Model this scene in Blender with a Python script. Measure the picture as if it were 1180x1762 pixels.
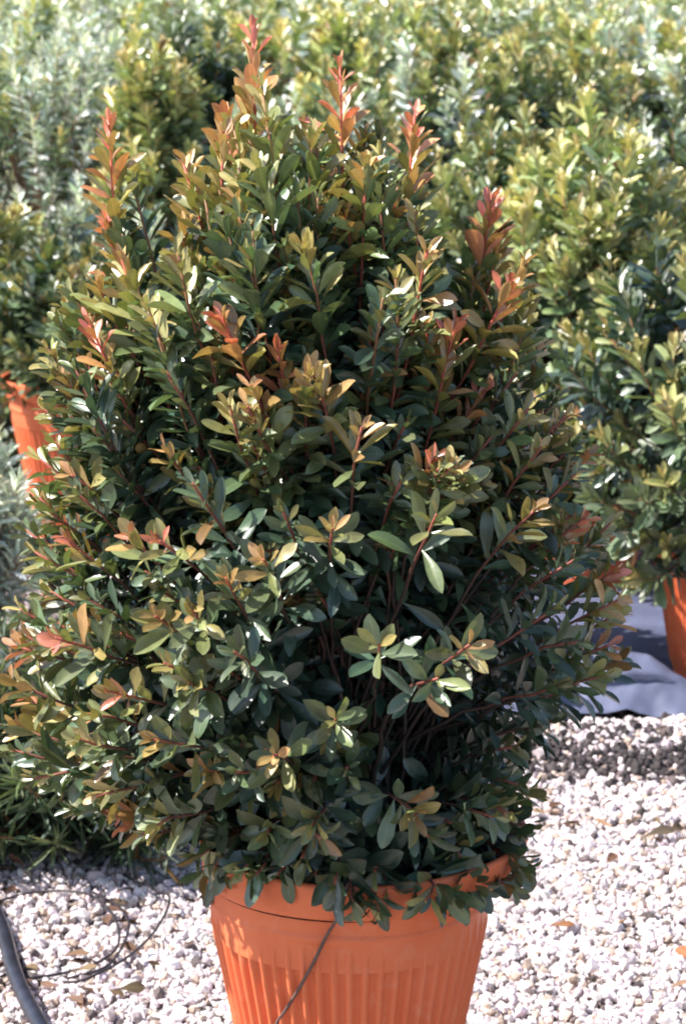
import bpy, math, random
import numpy as np
from mathutils import Matrix, Vector
from mathutils.bvhtree import BVHTree

# ------------------------------------------------------------------ camera, sky, sun, exposure
S = bpy.context.scene
for o in list(bpy.data.objects):
    bpy.data.objects.remove(o)
C = S.collection
rng = np.random.default_rng(7)
random.seed(7)
R = math.radians

CAM_H, PITCH, VFOV = 1.55, 12.0, 22.0
FPX = 881.0 / math.tan(R(VFOV / 2))
cam_d = bpy.data.cameras.new('camera')
cam = bpy.data.objects.new('camera', cam_d)
C.objects.link(cam)
cam.location = (0, 0, CAM_H)
cam.rotation_euler = (R(90 - PITCH), 0, 0)
cam_d.sensor_fit = 'VERTICAL'
cam_d.sensor_height = 36
cam_d.sensor_width = 24
cam_d.lens = 18 / math.tan(R(VFOV / 2))
cam_d.clip_end = 800
cam_d.dof.use_dof = True
cam_d.dof.focus_distance = 3.02
cam_d.dof.aperture_fstop = 12.5
S.camera = cam

SUN_EL, SUN_AZ = 50.0, 82.0          # azimuth: from straight behind the camera towards its left
sd = Vector((-math.sin(R(SUN_AZ)) * math.cos(R(SUN_EL)), -math.cos(R(SUN_AZ)) * math.cos(R(SUN_EL)), math.sin(R(SUN_EL))))
W = bpy.data.worlds.new('World')
S.world = W
W.use_nodes = True
nt = W.node_tree
nt.nodes.clear()
sky = nt.nodes.new('ShaderNodeTexSky')
sky.sky_type = 'NISHITA'
sky.sun_disc = False
sky.sun_elevation = R(SUN_EL)
sky.sun_rotation = math.atan2(sd.x, sd.y) % (2 * math.pi)
sky.air_density = 1.0
sky.dust_density = 1.2
sky.ozone_density = 1.5
bg = nt.nodes.new('ShaderNodeBackground')
bg.inputs['Strength'].default_value = 0.11
wo = nt.nodes.new('ShaderNodeOutputWorld')
nt.links.new(sky.outputs[0], bg.inputs['Color'])
nt.links.new(bg.outputs[0], wo.inputs['Surface'])
sl = bpy.data.lights.new('sun', 'SUN')
sl.energy = 5.0
sl.angle = R(0.53)
sl.color = (1.0, 0.955, 0.915)
so = bpy.data.objects.new('sun', sl)
C.objects.link(so)
so.location = (-6, -3, 8)
so.rotation_euler = sd.to_track_quat('Z', 'Y').to_euler()
S.view_settings.view_transform = 'Standard'
S.view_settings.look = 'None'
S.view_settings.exposure = 1.05
S.view_settings.gamma = 1.0
S.view_settings.use_curve_mapping = False
S.render.engine = 'CYCLES'
S.cycles.filter_width = 2.0
S.cycles.max_bounces = 6
S.cycles.transparent_max_bounces = 4

# ------------------------------------------------------------------ geometry of the view
def ang(y):
    return R(PITCH) + math.atan((y - 881.0) / FPX)

def at(px, py, Y):
    """point at horizontal distance Y in front of the camera that the photograph shows at px, py"""
    a = R(PITCH)
    v = (py - 881.0) / FPX
    u = (px - 590.0) / FPX
    fwd = math.cos(a) - v * math.sin(a)
    up = -math.sin(a) - v * math.cos(a)
    k = Y / fwd
    return Vector((u * k, Y, CAM_H + up * k))

def ground_z(y):
    return 0.0 if y < 7.5 else 0.055 * (y - 7.5)

# ------------------------------------------------------------------ materials
def mat(name):
    m = bpy.data.materials.new(name)
    m.use_nodes = True
    n = m.node_tree
    n.nodes.clear()
    out = n.nodes.new('ShaderNodeOutputMaterial')
    b = n.nodes.new('ShaderNodeBsdfPrincipled')
    n.links.new(b.outputs[0], out.inputs[0])
    return m, n, b, out

def node(n, t, **kw):
    x = n.nodes.new(t)
    for k, v in kw.items():
        setattr(x, k, v)
    return x

def tint_nodes(n):
    a = node(n, 'ShaderNodeAttribute', attribute_type='GEOMETRY', attribute_name='tint')
    b = node(n, 'ShaderNodeAttribute', attribute_type='OBJECT', attribute_name='tint')
    s = node(n, 'ShaderNodeVectorMath', operation='ADD')
    n.links.new(a.outputs['Vector'], s.inputs[0])
    n.links.new(b.outputs['Vector'], s.inputs[1])
    return s.outputs[0]

def mix_rgb(n, fac, a, b, mode='MIX'):
    m = node(n, 'ShaderNodeMix', data_type='RGBA', blend_type=mode)
    for s, v in ((m.inputs[0], fac), (m.inputs[6], a), (m.inputs[7], b)):
        if hasattr(v, 'is_output'):
            n.links.new(v, s)
        else:
            s.default_value = v
    return m.outputs[2]

def leaf_material(name, rough, transl, spec=0.5):
    m, n, b, out = mat(name)
    t = tint_nodes(n)
    geo = node(n, 'ShaderNodeNewGeometry')
    noi = node(n, 'ShaderNodeTexNoise')
    noi.inputs['Scale'].default_value = 70
    noi.inputs['Detail'].default_value = 3
    n.links.new(geo.outputs['Position'], noi.inputs['Vector'])
    mr = node(n, 'ShaderNodeMapRange')
    mr.inputs['To Min'].default_value = 0.6
    mr.inputs['To Max'].default_value = 1.4
    n.links.new(noi.outputs['Fac'], mr.inputs['Value'])
    sc = node(n, 'ShaderNodeVectorMath', operation='SCALE')
    n.links.new(t, sc.inputs[0])
    n.links.new(mr.outputs[0], sc.inputs['Scale'])
    rib = node(n, 'ShaderNodeAttribute', attribute_type='GEOMETRY', attribute_name='rib')
    rr = node(n, 'ShaderNodeMapRange')
    rr.inputs['From Min'].default_value = 0.82
    rr.inputs['From Max'].default_value = 0.95
    rr.inputs['To Max'].default_value = 0.45
    n.links.new(rib.outputs['Fac'], rr.inputs['Value'])
    lite = node(n, 'ShaderNodeVectorMath', operation='MULTIPLY_ADD')
    n.links.new(sc.outputs[0], lite.inputs[0])
    lite.inputs[1].default_value = (1.5, 1.4, 1.3)
    lite.inputs[2].default_value = (0.03, 0.03, 0.012)
    col = mix_rgb(n, rr.outputs[0], sc.outputs[0], lite.outputs[0])
    spot = node(n, 'ShaderNodeTexNoise')
    spot.inputs['Scale'].default_value = 190
    n.links.new(geo.outputs['Position'], spot.inputs['Vector'])
    sm = node(n, 'ShaderNodeMapRange')
    sm.inputs['From Min'].default_value = 0.69
    sm.inputs['From Max'].default_value = 0.74
    sm.inputs['To Max'].default_value = 0.6
    n.links.new(spot.outputs['Fac'], sm.inputs['Value'])
    col = mix_rgb(n, sm.outputs[0], col, (0.13, 0.065, 0.03, 1))
    n.links.new(col, b.inputs['Base Color'])
    b.inputs['Roughness'].default_value = rough
    b.inputs['Specular IOR Level'].default_value = spec
    bump = node(n, 'ShaderNodeBump')
    bump.inputs['Strength'].default_value = 0.14
    bump.inputs['Distance'].default_value = 0.004
    n.links.new(noi.outputs['Fac'], bump.inputs['Height'])
    n.links.new(bump.outputs[0], b.inputs['Normal'])
    tr = node(n, 'ShaderNodeBsdfTranslucent')
    tc = node(n, 'ShaderNodeVectorMath', operation='MULTIPLY')
    n.links.new(col, tc.inputs[0])
    tc.inputs[1].default_value = (1.25, 1.3, 0.65)
    n.links.new(tc.outputs[0], tr.inputs['Color'])
    mx = node(n, 'ShaderNodeMixShader')
    mx.inputs[0].default_value = transl
    n.links.new(b.outputs[0], mx.inputs[1])
    n.links.new(tr.outputs[0], mx.inputs[2])
    n.links.new(mx.outputs[0], out.inputs[0])
    return m

M_leaf = leaf_material('leathery_leaf', 0.33, 0.14, 1.0)
M_soft = leaf_material('soft_grey_leaf', 0.5, 0.2, 0.4)
M_dead = leaf_material('dead_leaf', 0.7, 0.1, 0.2)

def bark_material():
    m, n, b, out = mat('shoot_bark')
    t = tint_nodes(n)
    geo = node(n, 'ShaderNodeNewGeometry')
    noi = node(n, 'ShaderNodeTexNoise')
    noi.inputs['Scale'].default_value = 160
    n.links.new(geo.outputs['Position'], noi.inputs['Vector'])
    mr = node(n, 'ShaderNodeMapRange')
    mr.inputs['To Min'].default_value = 0.6
    mr.inputs['To Max'].default_value = 1.4
    n.links.new(noi.outputs['Fac'], mr.inputs['Value'])
    sc = node(n, 'ShaderNodeVectorMath', operation='SCALE')
    n.links.new(t, sc.inputs[0])
    n.links.new(mr.outputs[0], sc.inputs['Scale'])
    n.links.new(sc.outputs[0], b.inputs['Base Color'])
    b.inputs['Roughness'].default_value = 0.55
    return m
M_bark = bark_material()

def pot_material():
    m, n, b, out = mat('orange_plastic')
    tc = node(n, 'ShaderNodeTexCoord')
    mp = node(n, 'ShaderNodeMapping')
    mp.inputs['Scale'].default_value = (6, 6, 2.2)
    n.links.new(tc.outputs['Object'], mp.inputs['Vector'])
    noi = node(n, 'ShaderNodeTexNoise')
    noi.inputs['Scale'].default_value = 3.5
    noi.inputs['Detail'].default_value = 6
    n.links.new(mp.outputs[0], noi.inputs['Vector'])
    cr = node(n, 'ShaderNodeValToRGB')
    cr.color_ramp.elements[0].position = 0.3
    cr.color_ramp.elements[0].color = (0.70, 0.15, 0.056, 1)
    cr.color_ramp.elements[1].position = 0.75
    cr.color_ramp.elements[1].color = (0.78, 0.20, 0.084, 1)
    n.links.new(noi.outputs['Fac'], cr.inputs[0])
    # dusty lime bloom and scuffs
    n2 = node(n, 'ShaderNodeTexNoise')
    n2.inputs['Scale'].default_value = 42
    n2.inputs['Detail'].default_value = 5
    n.links.new(tc.outputs['Object'], n2.inputs['Vector'])
    mr = node(n, 'ShaderNodeMapRange')
    mr.inputs['From Min'].default_value = 0.56
    mr.inputs['From Max'].default_value = 0.8
    mr.inputs['To Max'].default_value = 0.25
    n.links.new(n2.outputs['Fac'], mr.inputs['Value'])
    col = mix_rgb(n, mr.outputs[0], cr.outputs[0], (0.80, 0.40, 0.27, 1))
    n.links.new(col, b.inputs['Base Color'])
    b.inputs['Roughness'].default_value = 0.5
    b.inputs['Specular IOR Level'].default_value = 0.35
    bump = node(n, 'ShaderNodeBump')
    bump.inputs['Strength'].default_value = 0.15
    bump.inputs['Distance'].default_value = 0.002
    n.links.new(n2.outputs['Fac'], bump.inputs['Height'])
    n.links.new(bump.outputs[0], b.inputs['Normal'])
    return m
M_pot = pot_material()

def plain(name, colour, rough=0.6, scale=30, vary=0.35, bump_d=0.0, spec=0.4):
    m, n, b, out = mat(name)
    tc = node(n, 'ShaderNodeTexCoord')
    noi = node(n, 'ShaderNodeTexNoise')
    noi.inputs['Scale'].default_value = scale
    noi.inputs['Detail'].default_value = 6
    n.links.new(tc.outputs['Object'], noi.inputs['Vector'])
    c = Vector(colour)
    cr = node(n, 'ShaderNodeValToRGB')
    cr.color_ramp.elements[0].position = 0.3
    cr.color_ramp.elements[0].color = (*(c * (1 - vary)), 1)
    cr.color_ramp.elements[1].position = 0.7
    cr.color_ramp.elements[1].color = (*(c * (1 + vary)), 1)
    n.links.new(noi.outputs['Fac'], cr.inputs[0])
    n.links.new(cr.outputs[0], b.inputs['Base Color'])
    b.inputs['Roughness'].default_value = rough
    b.inputs['Specular IOR Level'].default_value = spec
    if bump_d:
        bu = node(n, 'ShaderNodeBump')
        bu.inputs['Distance'].default_value = bump_d
        n.links.new(noi.outputs['Fac'], bu.inputs['Height'])
        n.links.new(bu.outputs[0], b.inputs['Normal'])
    return m
M_soil = plain('potting_soil', (0.05, 0.035, 0.025), 0.95, 60, 0.5, 0.01)
M_hose = plain('black_rubber', (0.02, 0.02, 0.03), 0.35, 40, 0.4, 0, 0.6)
M_tube = plain('black_drip_tube', (0.03, 0.025, 0.03), 0.45, 40, 0.4)
M_wire = plain('grey_brown_drip_tube', (0.13, 0.075, 0.065), 0.5, 60, 0.3)

def stone_material():
    m, n, b, out = mat('marble_chip')
    t = tint_nodes(n)
    geo = node(n, 'ShaderNodeNewGeometry')
    noi = node(n, 'ShaderNodeTexNoise')
    noi.inputs['Scale'].default_value = 120
    noi.inputs['Detail'].default_value = 4
    n.links.new(geo.outputs['Position'], noi.inputs['Vector'])
    mr = node(n, 'ShaderNodeMapRange')
    mr.inputs['To Min'].default_value = 0.72
    mr.inputs['To Max'].default_value = 1.2
    n.links.new(noi.outputs['Fac'], mr.inputs['Value'])
    sc = node(n, 'ShaderNodeVectorMath', operation='SCALE')
    n.links.new(t, sc.inputs[0])
    n.links.new(mr.outputs[0], sc.inputs['Scale'])
    n.links.new(sc.outputs[0], b.inputs['Base Color'])
    b.inputs['Roughness'].default_value = 0.75
    return m
M_stone = stone_material()

def ground_material():
    m, n, b, out = mat('gravel_bed')
    tc = node(n, 'ShaderNodeTexCoord')
    vo = node(n, 'ShaderNodeTexVoronoi', feature='F1')
    vo.inputs['Scale'].default_value = 62
    n.links.new(tc.outputs['Object'], vo.inputs['Vector'])
    cr = node(n, 'ShaderNodeValToRGB')
    cr.color_ramp.elements[0].position = 0.3
    cr.color_ramp.elements[0].color = (0.6, 0.55, 0.53, 1)
    cr.color_ramp.elements[1].position = 0.62
    cr.color_ramp.elements[1].color = (0.1, 0.075, 0.06, 1)
    n.links.new(vo.outputs['Distance'], cr.inputs[0])
    noi = node(n, 'ShaderNodeTexNoise')
    noi.inputs['Scale'].default_value = 1.4
    noi.inputs['Detail'].default_value = 5
    n.links.new(tc.outputs['Object'], noi.inputs['Vector'])
    mr = node(n, 'ShaderNodeMapRange')
    mr.inputs['From Min'].default_value = 0.35
    mr.inputs['From Max'].default_value = 0.7
    n.links.new(noi.outputs['Fac'], mr.inputs['Value'])
    col = mix_rgb(n, mr.outputs[0], cr.outputs[0], (0.16, 0.12, 0.09, 1))
    n.links.new(col, b.inputs['Base Color'])
    b.inputs['Roughness'].default_value = 0.9
    bu = node(n, 'ShaderNodeBump')
    bu.inputs['Distance'].default_value = 0.01
    bu.invert = True
    n.links.new(vo.outputs['Distance'], bu.inputs['Height'])
    n.links.new(bu.outputs[0], b.inputs['Normal'])
    return m
M_ground = ground_material()

def cloth_material():
    m, n, b, out = mat('woven_ground_cloth')
    tc = node(n, 'ShaderNodeTexCoord')
    noi = node(n, 'ShaderNodeTexNoise')
    noi.inputs['Scale'].default_value = 9
    noi.inputs['Detail'].default_value = 7
    n.links.new(tc.outputs['Object'], noi.inputs['Vector'])
    cr = node(n, 'ShaderNodeValToRGB')
    cr.color_ramp.elements[0].position = 0.3
    cr.color_ramp.elements[0].color = (0.085, 0.10, 0.17, 1)
    cr.color_ramp.elements[1].position = 0.75
    cr.color_ramp.elements[1].color = (0.19, 0.21, 0.33, 1)
    n.links.new(noi.outputs['Fac'], cr.inputs[0])
    br = node(n, 'ShaderNodeTexBrick')
    br.inputs['Scale'].default_value = 160
    br.inputs['Mortar Size'].default_value = 0.03
    n.links.new(tc.outputs['Object'], br.inputs['Vector'])
    n.links.new(cr.outputs[0], b.inputs['Base Color'])
    b.inputs['Roughness'].default_value = 0.6
    bu = node(n, 'ShaderNodeBump')
    bu.inputs['Distance'].default_value = 0.002
    n.links.new(br.outputs['Fac'], bu.inputs['Height'])
    n.links.new(bu.outputs[0], b.inputs['Normal'])
    return m
M_cloth = cloth_material()

# ------------------------------------------------------------------ object helpers
def link(name, me, m=None, parent=None):
    o = bpy.data.objects.new(name, me)
    C.objects.link(o)
    if m and me and not me.materials:
        me.materials.append(m)
    if parent:
        o.parent = parent
    return o

def tag(o, label=None, cat=None, group=None, kind=None):
    for k, v in (('label', label), ('category', cat), ('group', group), ('kind', kind)):
        if v:
            o[k] = v
    return o

def mesh_np(name, verts, faces_flat, face_sizes, attrs=None, smooth=True):
    """mesh from numpy arrays; attrs: {name: (type, array)} on points"""
    me = bpy.data.meshes.new(name)
    nv, nl, nf = len(verts), len(faces_flat), len(face_sizes)
    me.vertices.add(nv)
    me.vertices.foreach_set('co', np.asarray(verts, np.float32).ravel())
    me.loops.add(nl)
    me.loops.foreach_set('vertex_index', np.asarray(faces_flat, np.int32))
    me.polygons.add(nf)
    st = np.zeros(nf, np.int32)
    st[1:] = np.cumsum(face_sizes)[:-1]
    me.polygons.foreach_set('loop_start', st)
    me.polygons.foreach_set('loop_total', np.asarray(face_sizes, np.int32))
    me.polygons.foreach_set('use_smooth', np.full(nf, smooth))
    for k, (ty, arr) in (attrs or {}).items():
        a = me.attributes.new(k, ty, 'POINT')
        a.data.foreach_set('vector' if ty == 'FLOAT_VECTOR' else 'value', np.asarray(arr, np.float32).ravel())
    me.update(calc_edges=True)
    me.validate()
    return me

def unit(v):
    return v / np.maximum(np.linalg.norm(v, axis=-1, keepdims=True), 1e-9)

def tube_arrays(pts, radii, sides=6):
    pts = np.asarray(pts, float)
    n = len(pts)
    tan = unit(np.gradient(pts, axis=0))
    ref = np.array([0.31, 0.9, 0.2])
    a = unit(np.cross(tan, ref))
    b = np.cross(tan, a)
    th = np.linspace(0, 2 * math.pi, sides, endpoint=False)
    ring = (a[:, None, :] * np.cos(th)[None, :, None] + b[:, None, :] * np.sin(th)[None, :, None]) * np.asarray(radii)[:, None, None]
    v = (pts[:, None, :] + ring).reshape(-1, 3)
    f = []
    for i in range(n - 1):
        for k in range(sides):
            k2 = (k + 1) % sides
            f += [i * sides + k, i * sides + k2, (i + 1) * sides + k2, (i + 1) * sides + k]
    sz = [4] * ((n - 1) * sides)
    f += list(range(sides))[::-1] + [(n - 1) * sides + k for k in range(sides)]
    sz += [sides, sides]
    return v, np.array(f), np.array(sz)

def tube(name, pts, r, m, parent=None, sides=8):
    """smooth tube through control points"""
    P = np.asarray(pts, float)
    dense = []
    n = len(P)
    for i in range(n - 1):
        p0, p1, p2, p3 = P[max(i - 1, 0)], P[i], P[i + 1], P[min(i + 2, n - 1)]
        for t in np.linspace(0, 1, 8, endpoint=False):
            dense.append(0.5 * (2 * p1 + (p2 - p0) * t + (2 * p0 - 5 * p1 + 4 * p2 - p3) * t * t + (3 * p1 - p0 - 3 * p2 + p3) * t ** 3))
    dense.append(P[-1])
    v, f, s = tube_arrays(dense, np.full(len(dense), r), sides)
    return link(name, mesh_np(name, v, f, s), m, parent)

# ------------------------------------------------------------------ leaf templates
def leaf_template(rows, widths, curl, fold, twist=0.0, wave=0.0):
    v, rib = [(0, 0, 0)], [1.0]
    for t, w in zip(rows, widths):
        z = -curl * t * t
        x = t * (1 - 0.25 * abs(curl) * t)
        for s in (-1, 0, 1):
            y = s * w * 0.5
            tw = twist * t
            zz = abs(s) * w * 0.5 * fold + wave * abs(s) * math.sin(t * 9 + s)
            v.append((x, y * math.cos(tw) - zz * math.sin(tw), z + (y * math.sin(tw) + zz * math.cos(tw))))
            rib.append(1.0 - abs(s))
    v.append((1 - 0.25 * abs(curl), 0, -curl))
    rib.append(1.0)
    n = len(rows)
    f, sz = [0, 2, 1, 0, 3, 2], [3, 3]
    for i in range(n - 1):
        a, b = 1 + 3 * i, 4 + 3 * i
        f += [a, a + 1, b + 1, b, a + 1, a + 2, b + 2, b + 1]
        sz += [4, 4]
    a, e = 1 + 3 * (n - 1), 1 + 3 * n
    f += [a, a + 1, e, a + 1, a + 2, e]
    sz += [3, 3]
    return np.array(v, float), np.array(f), np.array(sz), np.array(rib)

FINE = ((0.1, 0.3, 0.5, 0.7, 0.86, 0.96), (0.14, 0.55, 0.9, 1.0, 0.76, 0.36))
COARSE = ((0.28, 0.62, 0.88), (0.5, 1.0, 0.75))
LANCE = ((0.2, 0.5, 0.8), (0.8, 1.0, 0.6))
VARIANTS = [(-0.12, 0.35, 0.1, 0.02), (0.05, 0.3, -0.2, 0.03), (0.18, 0.4, 0.25, 0.02), (0.3, 0.2, -0.3, 0.04),
            (0.12, 0.55, 0.0, 0.02), (0.45, 0.3, 0.2, 0.03), (-0.05, 0.15, -0.1, 0.03), (0.25, 0.1, 0.4, 0.05)]
T_FINE = [leaf_template(*FINE, *v) for v in VARIANTS]
T_COARSE = [leaf_template(*COARSE, *v) for v in VARIANTS]
T_LANCE = [leaf_template(*LANCE, *v) for v in VARIANTS]
LEAF_MESH = {}
def leaf_mesh(kind, k, m):
    key = (kind, k, m.name)
    if key not in LEAF_MESH:
        v, f, s, rib = {'fine': T_FINE, 'coarse': T_COARSE, 'lance': T_LANCE}[kind][k]
        me = mesh_np('leaf', v, f, s, {'rib': ('FLOAT', rib)})
        me.materials.append(m)
        LEAF_MESH[key] = me
    return LEAF_MESH[key]

class Leaves:
    """leaves of one plant, in the plant's own space"""
    def __init__(self):
        self.base, self.T, self.N, self.L, self.W, self.col, self.k, self.shoot = [], [], [], [], [], [], [], []
    def add(self, base, T, N, L, W, col, shoot):
        n = len(base)
        self.base.append(base); self.T.append(T); self.N.append(N)
        self.L.append(L); self.W.append(W); self.col.append(col)
        self.k.append(rng.integers(0, len(VARIANTS), n)); self.shoot.append(np.full(n, shoot))
    def done(self):
        for k in ('base', 'T', 'N', 'L', 'W', 'col', 'k', 'shoot'):
            setattr(self, k, np.concatenate(getattr(self, k)))
        self.T = unit(self.T)
        self.N = unit(self.N - self.T * np.sum(self.N * self.T, axis=1, keepdims=True))
        self.B = np.cross(self.N, self.T)
        self.n = len(self.L)
    def quads(self):
        """diamond outline of each leaf, for finding which leaves the photograph shows"""
        b, t, s = self.base, self.T * self.L[:, None], self.B * self.W[:, None]
        return np.stack([b, b + t * 0.65 + s * 0.5, b + t, b + t * 0.65 - s * 0.5], axis=1)
    def mesh(self, sel, kind, name):
        tpl = {'fine': T_FINE, 'coarse': T_COARSE, 'lance': T_LANCE}[kind]
        V, F, Z, RB, CL = [], [], [], [], []
        off = 0
        for k in range(len(VARIANTS)):
            i = np.nonzero(sel & (self.k == k))[0]
            if not len(i):
                continue
            v, f, s, rib = tpl[k]
            vv = (self.base[i][:, None, :] + self.T[i][:, None, :] * (v[None, :, 0:1] * self.L[i][:, None, None])
                  + self.B[i][:, None, :] * (v[None, :, 1:2] * self.W[i][:, None, None])
                  + self.N[i][:, None, :] * (v[None, :, 2:3] * self.L[i][:, None, None] * 0.5 + np.abs(v[None, :, 1:2]) * 0))
            V.append(vv.reshape(-1, 3))
            F.append((f[None, :] + (np.arange(len(i)) * len(v))[:, None] + off).ravel())
            Z.append(np.tile(s, len(i)))
            RB.append(np.tile(rib, len(i)))
            CL.append(np.repeat(self.col[i], len(v), axis=0))
            off += len(i) * len(v)
        return mesh_np(name, np.concatenate(V), np.concatenate(F), np.concatenate(Z),
                       {'rib': ('FLOAT', np.concatenate(RB)), 'tint': ('FLOAT_VECTOR', np.concatenate(CL))})
    def matrix(self, i):
        t, b, nn = self.T[i] * self.L[i], self.B[i] * self.W[i], self.N[i] * self.L[i] * 0.5
        p = self.base[i]
        return Matrix(((t[0], b[0], nn[0], p[0]), (t[1], b[1], nn[1], p[1]), (t[2], b[2], nn[2], p[2]), (0, 0, 0, 1)))

def ramp(u, stops):
    xs = [s[0] for s in stops]
    return np.stack([np.interp(u, xs, [s[1][c] for s in stops]) for c in range(3)], axis=1)

# leaf colour from the young tip (0) to the oldest leaf of the shoot (1)
PAL = {
    'red':    [(0, (0.54, 0.165, 0.115)), (0.07, (0.45, 0.19, 0.09)), (0.16, (0.32, 0.225, 0.075)), (0.28, (0.19, 0.205, 0.07)), (0.45, (0.085, 0.13, 0.068)), (1, (0.041, 0.08, 0.06))],
    'bronze': [(0, (0.42, 0.245, 0.10)), (0.1, (0.32, 0.235, 0.08)), (0.22, (0.19, 0.205, 0.07)), (0.40, (0.085, 0.133, 0.068)), (1, (0.041, 0.08, 0.06))],
    'olive':  [(0, (0.34, 0.27, 0.10)), (0.1, (0.21, 0.22, 0.078)), (0.26, (0.105, 0.152, 0.066)), (0.5, (0.06, 0.105, 0.064)), (1, (0.041, 0.08, 0.06))],
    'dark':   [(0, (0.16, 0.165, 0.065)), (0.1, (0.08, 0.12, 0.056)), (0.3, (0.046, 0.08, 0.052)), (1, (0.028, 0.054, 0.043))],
    'yellow': [(0, (0.70, 0.57, 0.27)), (0.2, (0.55, 0.53, 0.19)), (0.45, (0.35, 0.42, 0.16)), (1, (0.11, 0.18, 0.11))],
    'field':  [(0, (0.60, 0.49, 0.23)), (0.15, (0.42, 0.42, 0.17)), (0.4, (0.26, 0.33, 0.16)), (1, (0.09, 0.15, 0.105))],
    'row':    [(0, (0.42, 0.34, 0.13)), (0.15, (0.27, 0.27, 0.10)), (0.35, (0.13, 0.185, 0.09)), (1, (0.05, 0.095, 0.072))],
    'grey':   [(0, (0.74, 0.76, 0.62)), (0.3, (0.58, 0.64, 0.58)), (1, (0.32, 0.39, 0.38))],
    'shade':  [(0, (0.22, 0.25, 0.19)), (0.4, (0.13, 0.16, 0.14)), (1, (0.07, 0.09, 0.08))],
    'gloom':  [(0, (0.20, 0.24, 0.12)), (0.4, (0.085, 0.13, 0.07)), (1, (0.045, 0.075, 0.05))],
}

def grow_shoot(lv, sid, p0, tip, d, leafy, n, pal, lmax, wr, spread=(28, 72), reach=0.5, droop=0.0, bare=0.0, light=1.0, carve=None, keep_tip=False, young=1.0):
    """one curved shoot from p0 to tip, arriving in direction d; leaves spiral round its last `leafy` metres"""
    p0, tip, d = np.asarray(p0, float), np.asarray(tip, float), unit(np.asarray(d, float))
    dist = np.linalg.norm(tip - p0)
    p1 = p0 + np.array([0, 0, 1]) * dist * 0.28 + (tip - p0) * np.array([0.15, 0.15, 0])
    p2 = tip - d * dist * reach
    t = np.linspace(0, 1, 18)[:, None]
    P = (1 - t) ** 3 * p0 + 3 * (1 - t) ** 2 * t * p1 + 3 * (1 - t) * t * t * p2 + t ** 3 * tip
    P[1:-1] += rng.normal(0, 0.002, (16, 3))
    sw = np.sin(np.linspace(0, math.pi * rng.uniform(1.5, 3.2), 18)) * np.linspace(0, 1, 18)
    P += sw[:, None] * np.array([rng.normal(0, 0.011), rng.normal(0, 0.011), 0])
    seg = np.linalg.norm(np.diff(P, axis=0), axis=1)
    s = np.concatenate([[0], np.cumsum(seg)])
    total = s[-1]
    leafy = min(leafy, total * 0.8)
    u = (np.arange(n) + rng.random(n) * 0.7) / n            # 0 at the tip
    u = np.clip(u ** 1.12, 0, 1)
    if bare:
        keep = (u < 0.25) | (rng.random(n) > bare)
        u = u[keep]
        n = len(u)
    sp = total - u * leafy
    base = np.stack([np.interp(sp, s, P[:, c]) for c in range(3)], axis=1)
    tang = unit(np.gradient(P, axis=0))
    ax = unit(np.stack([np.interp(sp, s, tang[:, c]) for c in range(3)], axis=1))
    ref = unit(np.cross(ax, np.array([0.3, 0.2, 0.93]) + rng.normal(0, 0.02, 3)))
    ref2 = np.cross(ax, ref)
    phi = np.arange(n) * 2.39996 + rng.random() * 6.28 + rng.normal(0, 0.3, n)
    rad = ref * np.cos(phi)[:, None] + ref2 * np.sin(phi)[:, None]
    al = np.radians(spread[0] + (spread[1] - spread[0]) * np.clip(u * 1.5, 0, 1) + rng.normal(0, 11, n))
    T = ax * np.cos(al)[:, None] + rad * np.sin(al)[:, None]
    T[:, 2] -= droop * u
    N = ax * np.sin(al)[:, None] - rad * np.cos(al)[:, None] + rng.normal(0, 0.36, (n, 3))
    L = lmax * np.clip(0.40 + u * 2.5, 0.3, 1.0) * rng.uniform(0.74, 1.15, n)
    Wd = L * wr * rng.uniform(0.85, 1.2, n)
    col = ramp(np.clip(u * young + rng.normal(0, 0.07, n), 0, 1), PAL[pal])
    old = rng.random(n) < 0.014
    col[old] = np.array([0.24, 0.13, 0.05])
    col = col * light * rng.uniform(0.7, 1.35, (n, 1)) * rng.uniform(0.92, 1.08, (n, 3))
    if carve is not None:
        ok = carve(base + T * L[:, None] * 0.6) | (keep_tip & (u * leafy < 0.085))
        if not keep_tip and ok.mean() < 0.6:
            return None, None
        base, T, N, L, Wd, col = (q[ok] for q in (base, T, N, L, Wd, col))
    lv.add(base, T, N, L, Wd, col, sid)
    return P, s / total

def stem_mesh(P, w, r0, r1, pal, name='shoot', sides=5, low=False):
    v, f, z = tube_arrays(P, r0 + (r1 - r0) * w ** 0.7, sides)
    c = ramp(1 - w, [(0, (0.50, 0.10, 0.06) if pal in ('red', 'bronze') else (0.30, 0.14, 0.06)),
                     (0.22, (0.28, 0.07, 0.052) if pal in ('red', 'bronze', 'olive') else (0.17, 0.09, 0.05)), (0.45, (0.12, 0.062, 0.045)), (1, (0.07, 0.052, 0.04))])
    if low:  # lower stems coloured darker, painting in the shade of the hollow
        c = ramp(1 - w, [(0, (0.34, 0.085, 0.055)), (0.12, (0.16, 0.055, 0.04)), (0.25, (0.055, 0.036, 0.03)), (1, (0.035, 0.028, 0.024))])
    return mesh_np(name, v, f, z, {'tint': ('FLOAT_VECTOR', np.repeat(c, sides, axis=0))})

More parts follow.
